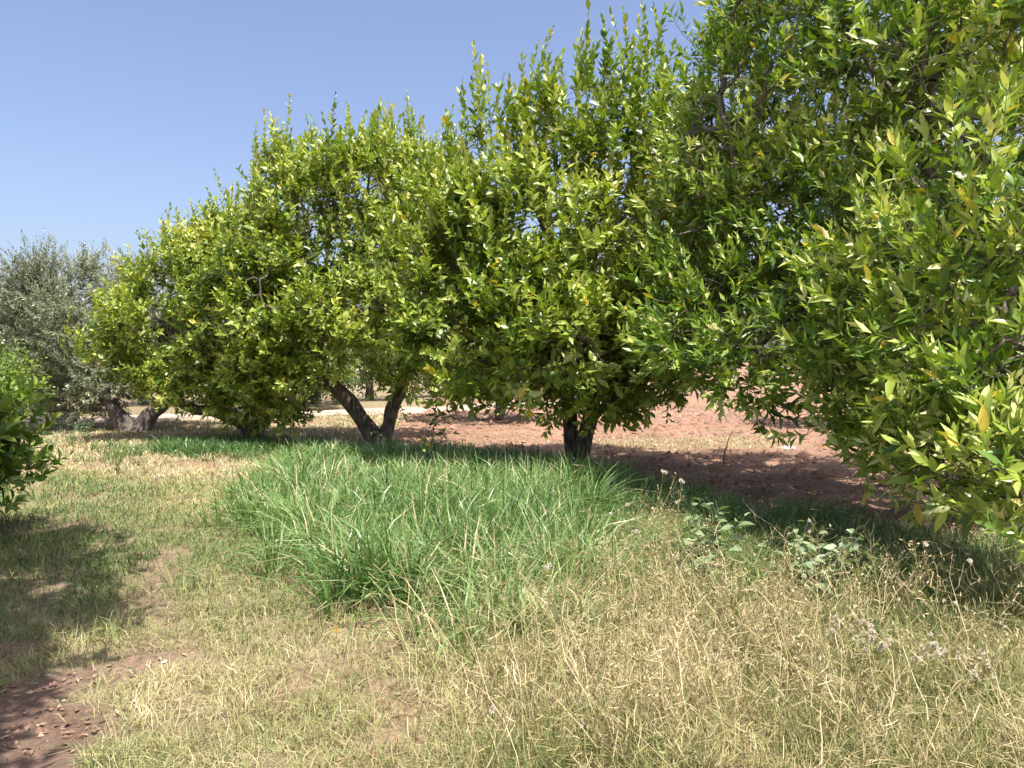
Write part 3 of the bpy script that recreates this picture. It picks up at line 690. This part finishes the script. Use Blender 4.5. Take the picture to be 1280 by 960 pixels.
ti = np.clip(.76-.75*gr+r_.normal(0, .24, n), 0, 1)
ribbons('dry_grass', P, np.maximum(.0028, .00085*gy_)*r_.uniform(.7, 1.3, n), S, M_straw, ti, 'short straw and yellow-green grass covering the foreground and the left side')
# tall green clump
TG = [(-1.15, 4.9), (-.6, 4.3), (-.3, 3.95), (.1, 3.9), (.42, 4.2), (.55, 5.6), (.75, 7.5), (1.1, 9.6), (.9, 10.6), (-1.2, 12.8), (-2.7, 13.2), (-3.5, 11.6), (-3.1, 9.6), (-2.75, 8.0), (-2.35, 6.9), (-1.7, 5.8)]
r_ = np.random.default_rng(302)
cx_ = r_.uniform(-5, 2, 3400); cy_ = 3.7+9.8*r_.random(3400)**1.3
jx = (fbm(cx_*1.5, cy_*1.5, 6)-.5)*.9
kp = in_poly(cx_+jx+r_.normal(0, .12, 3400), cy_+jx*.5+r_.normal(0, .15, 3400), TG); cx_, cy_ = cx_[kp], cy_[kp]
m = 32; ra_ = r_.uniform(0, 6.283, len(cx_)*m); rr_ = np.abs(r_.normal(0, .085, len(cx_)*m))
bx = np.repeat(cx_, m)+rr_*np.cos(ra_); by = np.repeat(cy_, m)+rr_*np.sin(ra_); n = len(bx)
sz_ = np.repeat(r_.uniform(.6, 1.35, len(cx_)), m)
H = np.interp(by, [3.8, 4.3, 5, 7, 9, 11, 14], [.36, .50, .58, .58, .44, .32, .24])*sz_*r_.uniform(.4, 1.1, n)
H *= .7+.6*fbm(bx*1.1, by*1.1, 15)
lean = np.clip(.25+rr_*6+r_.normal(.15, .3, n), .08, 1.7)
P, S = blades(bx, by, H, lean, ra_+r_.normal(0, .6, n), 4, .012, .5, r_)
ti = np.clip(.16+.6*fbm(bx*.9, by*.9, 22)+np.repeat(r_.normal(0, .12, len(cx_)), m)+r_.normal(0, .15, n)-.08*(by > 10), 0, .85)
ti = np.where(r_.random(n) < .07, 1, ti)
ribbons('tall_grass', P, np.maximum(.010, .0014*by)*r_.uniform(.45, 1.4, n), S, M_grass, ti, 'patch of tall arching green grass in the middle under the lemon trees')
# grass under the third tree, tinted dark as if shaded, and the wild greenery under the right edge of the clump
def tuft_field(name, label, n, fx, Hr, tint, mat, wd, seed, lean=(.3, 1.2), k=4, m=14, sp=.05, jit=.02):
    r_ = np.random.default_rng(seed)
    x_, y_ = fx(r_, n); x_ = np.repeat(x_, m)+r_.normal(0, sp, len(x_)*m); y_ = np.repeat(y_, m)+r_.normal(0, sp, len(y_)*m); N_ = len(x_)
    H = r_.uniform(*Hr, N_); P, S = blades(x_, y_, H, r_.uniform(*lean, N_), r_.uniform(0, 6.283, N_), k, jit, .45, r_)
    ti = np.clip(r_.normal(tint[0], tint[1], N_), 0, 1)
    return ribbons(name, P, np.maximum(wd, .0009*y_)*r_.uniform(.6, 1.3, N_), S, mat, ti, label)
tuft_field('green_grass', 'green grass under the leaning lemon tree, with shade put into its dark tint', 560,
           lambda r, n: (r.normal(-4.9, .65, n), r.normal(13, .7, n)), (.12, .30), (.12, .1), M_grass, .01, 303)  # low tint paints the tree's shade into the blades
def wild(r, n):
    x_ = r.uniform(.5, 5.2, n*3); y_ = r.uniform(4.0, 10, n*3)
    k_ = (dirt(x_, y_) < .6) & (x_ < y_*.7) & (y_ > 6.2-.55*x_) & (fbm(x_*2, y_*2, 55) > .42)
    return x_[k_][:n], y_[k_][:n]
tuft_field('wild_grass', 'shaded green weeds and grass between the tall clump and the right-hand tree', 1300, wild, (.10, .38), (.35, .28), M_grass, .006, 304, (.2, 1.3), 4, 16, .06, .05)
# fine hay-coloured stalks, lower right
def zone_hay(r, n):
    y_ = 2.5+2.9*r.random(n*2)**1.1; x_ = r.uniform(-.15, .72, n*2)*y_
    k_ = (r.random(n*2) < .25+.9*sstep(1.5, .2, np.hypot((x_-.85)/1.1, (y_-3.7)/1.2))) & (fbm(x_*3, y_*3, 58) > .35)
    return x_[k_][:n], y_[k_][:n]
r_ = np.random.default_rng(305)
hx, hy = zone_hay(r_, 2300)
rows_P, rows_S, rows_W, rows_T = [], [], [], []
n = len(hx); H = .16+.5*r_.random(n)**1.6
P, S = blades(hx, hy, H, r_.uniform(.1, .9, n), r_.uniform(0, 6.283, n), 6, .03, .3, r_)
ribbons('dry_stalks', P, r_.uniform(.0025, .0048, n), S, M_straw, np.clip(r_.normal(.72, .22, n), .1, 1), 'tangle of thin pale hay stalks in the lower right foreground')
tuft_field('green_stalks', 'fine upright grey-green stalks among the hay at the lower right', 330,
           lambda r, n: (lambda y_: (r.uniform(-.05, .70, n)*y_, y_))(2.6+1.9*r.random(n)), (.12, .34), (.25, .2), M_straw, .003, 306, (.05, .45), 4, 12, .05, .012)
# side branches with spikelets
ns = 9; i = np.repeat(np.arange(n), ns); tt = r_.uniform(.3, 1, len(i)); seg = np.minimum((tt*5).astype(int), 4); fr = tt*5-seg
B0 = P[i, seg]*(1-fr)[:, None]+P[i, seg+1]*fr[:, None]
dv = nrm(r_.normal(0, 1, (len(i), 3))+np.array([0, 0, .7])); ln = r_.uniform(.02, .09, len(i))
Q = np.stack([B0, B0+dv*(ln*.5)[:, None]+r_.normal(0, .004, B0.shape), B0+dv*ln[:, None]], 1)
ribbons('dry_stalks', Q, r_.uniform(.0016, .0038, len(i)), nrm(r_.normal(0, 1, (len(i), 3))), M_straw, np.clip(np.repeat(r_.normal(.78, .16, n), ns)+r_.normal(0, .1, len(i)), .2, 1), 'short pale side twigs and husks on the hay stalks, lower right', tipw=.9)

# ------------------------------------------------------------------ soil clods, litter, stones
def rocks(name, n, fx, sz, mat, label, seed, attr=None, flat=.6):
    r_ = np.random.default_rng(seed); x_, y_ = fx(r_, n); n = len(x_)
    a5 = np.arange(5)*1.2566; T = np.array([(math.cos(q), math.sin(q), -.35) for q in a5]+[(.15, -.1, 1.)], float)
    Ft = np.array([(q, (q+1) % 5, 5) for q in range(5)])
    s = (sz[0]+(sz[1]-sz[0])*r_.random(n)**4)*np.clip(y_/8, .45, 2.5)
    a = r_.uniform(0, 6.28, n); ca, sa = np.cos(a)[:, None], np.sin(a)[:, None]
    V = T[None]*s[:, None, None]*r_.uniform(.55, 1.3, (n, 6, 1)); V[..., 2] *= flat*(1+.0*s[:, None])
    vx = V[..., 0]*ca-V[..., 1]*sa; vy = V[..., 0]*sa+V[..., 1]*ca
    V = np.stack([vx+x_[:, None], vy+y_[:, None], V[..., 2]+(height(x_, y_)+s*.15)[:, None]], -1)
    Fc = (Ft[None]+(np.arange(n)*6)[:, None, None]).reshape(-1, 3)
    c = np.array(attr)[None]*r_.uniform(.75, 1.2, (n, 1)) if attr is not None else None
    at_ = {'soil': np.repeat(np.c_[c, np.ones(n)], 6, axis=0)} if attr is not None else {'tint': np.repeat(r_.random(n), 6)}
    o_ = obj(name, npmesh(name, V.reshape(-1, 3), Fc, mat, at_)); tag(o_, label, kind='stuff')
def dz(r, n):
    y_ = 3+22*r.random(n*4)**1.3; x_ = r.uniform(-.7, .72, n*4)*y_
    k_ = r.random(n*4) < dirt(x_, y_)**2
    return x_[k_][:n], y_[k_][:n]
rocks('soil_clods', 15000, dz, (.004, .048), M_ground, 'crumbled reddish soil clods on the bare ground', 401, (.33, .19, .14))
def litter(name, label, n, fx, leaf, seed, mat=M_litter):
    r_ = np.random.default_rng(seed); x_, y_ = fx(r_, n); n = len(x_)
    D = nrm(np.c_[r_.normal(0, 1, (n, 2)), r_.normal(0, .2, n)]); N = np.tile([0, 0, 1.], (n, 1))+r_.normal(0, .35, (n, 3))
    N = nrm(N-D*np.sum(N*D, -1, keepdims=True)); S = np.cross(D, N); s = leaf*r_.uniform(.5, 1.4, n)*np.maximum(1, y_/9)
    V, T = leaf_template(.45, .3, .1, 1)
    P = np.stack([x_, y_, height(x_, y_)+.012], -1)
    Wv = P[:, None]+s[:, None, None]*(V[None, :, 0:1]*S[:, None]+V[None, :, 1:2]*D[:, None]+V[None, :, 2:3]*N[:, None])
    o_ = obj(name, npmesh(name, Wv.reshape(-1, 3), (T[None]+(np.arange(n)*4)[:, None, None]).reshape(-1, 3), mat, {'tint': np.repeat(r_.random(n), 4)}))
    tag(o_, label, kind='stuff')
litter('fallen_leaves', 'pale fallen leaves scattered on the soil and along the track', 9000, dz, .034, 402)
def stone_mesh(r, sd, fl=.45):
    V, Fc = fruit_mesh(r, 'x'); q = fbm(V[:, 0]/r*1.4+sd, V[:, 1]/r*1.4+V[:, 2]/r, sd)
    V = V*(.65+.7*q)[:, None]; V[:, 2] *= fl; return V, Fc
def stone(px, py, r, sd, lbl, name='stone', mat=M_stone, fl=.45, cat='stone'):
    gx0, gy0 = G(px, py); V, Fc = stone_mesh(r, sd, fl)
    o_ = obj(name, npmesh(name, V, Fc, mat, None, True), loc=(gx0, gy0, float(height(gx0, gy0))+r*fl*.3)); tag(o_, lbl, cat)
stone(985, 562, .17, 3, 'flat pale stone on the red soil at the edge of the shade', fl=.3)
stone(1048, 560, .05, 4, 'small whitish stone on the soil right of the flat stone')
o_ = obj('fallen_orange', npmesh('fallen_orange', *fruit_mesh(.038, 'orange'), M_orangefruit, None, True), loc=(*G(1031, 561), .03)); tag(o_, 'small fallen orange lying on the soil near the pale stones', 'orange')

# ------------------------------------------------------------------ individual weeds
r_ = np.random.default_rng(500)
def leafy_weed(px, py, h, nst, lf, nl, wl, mat, key, label, sd, spread=.5, group=None, name='leafy_weed', cat='weed', tint=(.2, .9)):
    r = np.random.default_rng(sd); gx0, gy0 = G(px, py); z0 = float(height(gx0, gy0))
    root = thing(name, label, cat, (gx0, gy0, z0), group)
    A, B, R = [], [], []; LP, LD, LN, Ls_, Lt = [], [], [], [], []
    for s in range(nst):
        a = r.uniform(0, 6.283); d0 = nrm(np.array([math.cos(a)*spread, math.sin(a)*spread, 1.])); p = np.array([0, 0, -.02]); hh = h*r.uniform(.65, 1.05)
        segs = 7
        for q in range(segs):
            d0 = nrm(d0+r.normal(0, .14, 3)+np.array([0, 0, .03])); p2 = p+d0*hh/segs
            A.append(p); B.append(p2); R.append(.004*(1-q/segs*.6))
            for _ in range(max(1, nl//segs)):
                if q < 1: continue
                az2 = r.uniform(0, 6.283); LD.append(nrm(np.array([math.cos(az2), math.sin(az2), r.uniform(-.3, .6)])))
                LP.append(p+(p2-p)*r.random()+LD[-1]*.015); LN.append(nrm(np.array([0, 0, 1.])+r.normal(0, .35, 3)))
                Ls_.append(lf*r.uniform(.55, 1.1)*(1-.45*q/segs)); Lt.append(r.uniform(*tint))
            p = p2
    V, Fc = frusta(A, B, np.array(R), np.array(R)*.8, 5)
    obj('stem', npmesh('stem', V, Fc, mat, {'tint': np.full(len(V), .4)}, True), root)
    va = variants(key, wl, 3, mat)
    for P_, D_, N_, s_, t_ in zip(LP, LD, LN, Ls_, Lt):
        N_ = nrm(N_-D_*np.dot(N_, D_)); S_ = np.cross(D_, N_)
        o = bpy.data.objects.new('leaf', va[r.integers(0, 6)][2][int(np.argmin(np.abs(TINTS-t_)))]); link(o); o.parent = root
        M = Matrix(((S_[0], D_[0], N_[0], 0), (S_[1], D_[1], N_[1], 0), (S_[2], D_[2], N_[2], 0), (0, 0, 0, 1)))
        o.matrix_basis = Matrix.Translation(P_) @ M @ Matrix.Scale(float(s_), 4)
    return root
leafy_weed(1030, 765, .60, 12, .13, 18, .62, M_weed, 'weed', 'grey-green weed with broad oval leaves at the shade edge, lower right', 1)
leafy_weed(892, 735, .62, 8, .17, 14, .6, M_weed, 'weed', 'tall grey-green weed with long pointed leaves at the right end of the tall grass', 2)
leafy_weed(985, 740, .55, 4, .12, 12, .62, M_weed, 'weed', 'small grey-green weed just left of the broad-leaved weed', 3)
leafy_weed(143, 592, .42, 5, .05, 28, .5, M_bush, 'bush', 'slender upright green weed standing alone on the dry sward, left', 4, .15)
leafy_weed(88, 558, .55, 9, .045, 28, .5, M_weed, 'weed', 'pale bushy weed beside the track, left of the olive trunk', 5, .6)
leafy_weed(108, 553, .6, 9, .045, 28, .5, M_weed, 'weed', 'tall thin pale weed in front of the olive trunk', 6, .45)
leafy_weed(68, 560, .45, 8, .045, 28, .5, M_weed, 'weed', 'pale low weed next to the green bush on the left', 7, .7)
leafy_weed(925, 690, .3, 6, .035, 28, .35, M_bush, 'bush', 'small bright green weed right of the long-leaved weed', 8, .35, tint=(.7, .9))
for i, (px, py, hh, lbl) in enumerate([(915, 668, .42, 'dark broad-leaved weed at the shade edge behind the long-leaved weed'), (1075, 755, .42, 'dark broad-leaved weed just right of the oval-leaved grey-green weed'),
                                       (1010, 715, .45, 'leafy dark green weed behind the oval-leaved grey-green weed'), (850, 690, .4, 'leafy green weed among the dry branching weeds'),
                                       (1150, 770, .36, 'low leafy green weed under the drooping branch at the right'), (940, 770, .36, 'mid-green leafy weed left of the oval-leaved weed')]):
    leafy_weed(px, py, hh, 8, .075, 18, .5, M_bush, 'bush', lbl, 220+i, .5, tint=(.05, .6))
for i, (px, py, hh) in enumerate([(980, 668, .42), (1010, 675, .45), (1055, 672, .4), (1090, 690, .36), (1120, 705, .32), (960, 690, .3), (1075, 720, .3), (1150, 730, .3)]):
    leafy_weed(px, py, hh, 7, .045, 35, .4, M_bush if i % 2 else M_weed, 'bush' if i % 2 else 'weed', 'feathery dark green weed in the shade in front of the big orange tree', 20+i, .45, 'feathery weeds in the shade', tint=(.1, .7))
# dry branched weeds
def dry_weed(px, py, h, nst, label, sd, heads=0, group=None, name='dry_weed', tint=.8, headmat=M_fluff, hr=.012):
    r = np.random.default_rng(sd); gx0, gy0 = G(px, py); z0 = float(height(gx0, gy0))
    root = thing(name, label, 'weed', (gx0, gy0, z0), group); A, B, R, tips = [], [], [], []
    def grow(p, d0, L, rad, lev):
        segs = 4
        for q in range(segs):
            d0 = nrm(d0+r.normal(0, .13, 3)); p2 = p+d0*L/segs; A.append(p); B.append(p2); R.append(rad*(1-.12*q)); p = p2
            if lev < 2 and q > 0:
                for _ in range(2 if lev == 0 else 2):
                    if r.random() < .8: grow(p, nrm(d0+r.normal(0, .65, 3)), L*r.uniform(.3, .5), rad*.65, lev+1)
        tips.append(p)
    for s in range(nst):
        a = r.uniform(0, 6.283); grow(np.array([0, 0, -.02]), nrm(np.array([math.cos(a)*.45, math.sin(a)*.45, 1.])), h*r.uniform(.7, 1.05), .0026, 0)
    V, Fc = frusta(A, B, np.array(R), np.array(R)*.85, 3)
    obj('stem', npmesh('stem', V, Fc, M_straw, {'tint': np.full(len(V), tint)}, True), root)
    T = np.array(tips); n = len(T); D = nrm(r.normal(0, 1, (n, 3))+np.array([0, 0, 1.])); N = nrm(np.cross(D, r.normal(0, 1, (n, 3)))); S = np.cross(D, N)
    Vt, Tt = leaf_template(.3, .4, 0, 2)
    Wv = T[:, None]+.022*(Vt[None, :, 0:1]*S[:, None]+Vt[None, :, 1:2]*D[:, None]+Vt[None, :, 2:3]*N[:, None])
    obj('husks', npmesh('husks', Wv.reshape(-1, 3), (Tt[None]+(np.arange(n)*5)[:, None, None]).reshape(-1, 3), M_straw, {'tint': np.full(n*5, min(1, tint+.15))}), root, kind='stuff')
    if heads:
        od = np.argsort(-T[:, 2])[:heads]
        hm = fluff_mesh(hr, headmat)
        for j in od:
            o = obj('seed_head', hm, root, loc=tuple(T[j])); o.rotation_euler = (r.uniform(0, 3), r.uniform(0, 3), 0); o.scale = (s_ := r.uniform(.7, 1.3), s_, s_)
    return root
_fl = {}
def fluff_mesh(r, mat):
    if r in _fl: return _fl[r]
    q = np.random.default_rng(3); n = 60; D = nrm(q.normal(0, 1, (n, 3))); A = D*r*.1; B = D*r*q.uniform(.7, 1.1, (n, 1))
    V, Fc = frusta(A, B, np.full(n, r*.05), np.full(n, r*.14), 3)
    _fl[r] = npmesh('seed_head', V, Fc, mat); return _fl[r]
for i, (px, py, h, ns_) in enumerate([(800, 715, .50, 5), (760, 705, .45, 4), (845, 700, .42, 4), (735, 745, .38, 4), (820, 735, .4, 4), (690, 800, .3, 4)]):
    dry_weed(px, py, h, ns_, 'thin dry branching weed at the right end of the tall grass', 50+i, 2, 'dry branching weeds in front of the shade', tint=.75, hr=.014)
for i, (px, py, h, ns_) in enumerate([(870, 760, .5, 5), (960, 790, .45, 5), (1035, 810, .45, 5), (1110, 800, .42, 5), (780, 790, .45, 5), (1190, 850, .4, 5), (1240, 900, .38, 5), (1000, 880, .42, 5)]):
    dry_weed(px, py, h, ns_, 'tall wispy dry weed standing above the hay near the broad-leaved weeds', 180+i, 1, 'tall wispy dry weeds at the right', tint=.8, hr=.011)
for i, (px, py, h, ns_) in enumerate([(830, 830, .28, 6), (880, 850, .32, 6), (925, 830, .3, 6), (860, 900, .3, 6), (790, 880, .26, 6), (950, 890, .3, 6), (745, 860, .25, 5), (905, 930, .3, 6), (1000, 850, .28, 5), (820, 940, .28, 5), (1060, 930, .26, 5), (980, 800, .25, 5), (760, 930, .24, 5), (900, 800, .3, 5)]):
    dry_weed(px, py, h, ns_, 'bleached straw-coloured weed in the hay tangle at the lower right', 80+i, 0, 'bleached dry weeds in the foreground', tint=.9)
for i, (px, py, h, l) in enumerate([(1125, 895, .30, 'dry weed with loose whitish seed heads, left of the dark-stemmed one at lower right'),
                                    (1178, 900, .30, 'dark-stemmed dry weed topped with pinkish-white seed heads, middle of the lower right'),
                                    (1212, 905, .24, 'dry weed with fluffy seed heads nearest the right edge'),
                                    (1085, 860, .26, 'short dry weed with small white seed heads at the green mat')]):
    dry_weed(px, py, h, 5, l, 120+i, 16, None, 'seed_weed', .3, hr=.011)
# single tall stems
def stem(px, py, h, lean, label, sd, mat=M_straw, tint=.9, rad=.003, name='dry_weed'):
    r = np.random.default_rng(sd); gx0, gy0 = G(px, py); z0 = float(height(gx0, gy0))
    P = np.array([(lean*h*t*t, .05*t, h*t-.02, rad*(1-.6*t)) for t in np.linspace(0, 1, 6)])
    P[1:-1, :2] += r.normal(0, .008, (4, 2))
    me_, _ = tube_mesh('stem', P, mat, 5, .05, .1, sd)
    me_.attributes.new('tint', 'FLOAT', 'POINT').data.foreach_set('value', np.full(len(me_.vertices), tint, np.float32))
    root = thing(name, label, 'twig', (gx0, gy0, z0)); obj('stem', me_, root); return root
stem(467, 962, .42, -.12, 'single tall pale dry stem near the bottom edge, left of centre', 1, rad=.0035)
stem(905, 582, .5, .3, 'lone curved dark twig standing upright on the red soil', 2, M_bark, .2, .012, 'twig')
# dandelion-like puffs
for i, (px, py, l) in enumerate([(728, 925, 'white seed puff on a short stalk near the bottom, below the hay tangle'), (645, 850, 'small white seed puff below the tall grass'), (615, 905, 'faint seed puff low in the dry grass, left of the others')]):
    gx0, gy0 = G(px, py+25); z0 = float(height(gx0, gy0)); root = thing('seed_puff', l, 'seed head', (gx0, gy0, z0))
    V, Fc = frusta([(0, 0, 0)], [(0, 0, .11)], np.array([.002]), np.array([.0015]), 5)
    obj('stalk', npmesh('stalk', V, Fc, M_straw, {'tint': np.full(len(V), .5)}), root)
    obj('seed_head', fluff_mesh(.016, M_fluff), root, loc=(0, 0, .115))
gx0, gy0 = G(418, 800); root = thing('yellow_flower', 'tiny yellow flower in the short grass left of the tall clump', 'flower', (gx0, gy0, float(height(gx0, gy0))))
V, Fc = frusta([(0, 0, 0)], [(0, 0, .07)], np.array([.002]), np.array([.0015]), 5); obj('stalk', npmesh('stalk', V, Fc, M_straw, {'tint': np.full(len(V), .1)}), root)
M_yel = flat_mat('yellow_petal', (.75, .5, .02)); obj('flower_head', fluff_mesh(.012001, M_yel), root, loc=(0, 0, .072))
# cable entering at the left
P = [(*W(-150, 366, 27), .02), (*W(-60, 366.5, 27), .02), (*W(20, 367.5, 27), .02), (*W(120, 369, 27.5), .02), (*W(260, 372, 28), .02)]
me_, _ = tube_mesh('overhead_cable', P, M_cable, 6, .6, 0, 1)
tag(obj('overhead_cable', me_), 'thin dark overhead cable entering the olive crown at the left edge', 'cable')
tot = sum(len(o.data.polygons)*(1 if len(o.data.polygons) == 0 else len(o.data.polygons[0].vertices)-2) for o in sc.objects if o.type == 'MESH' and len(o.data.polygons))
print('TRIS', tot, 'objs', len(sc.objects))
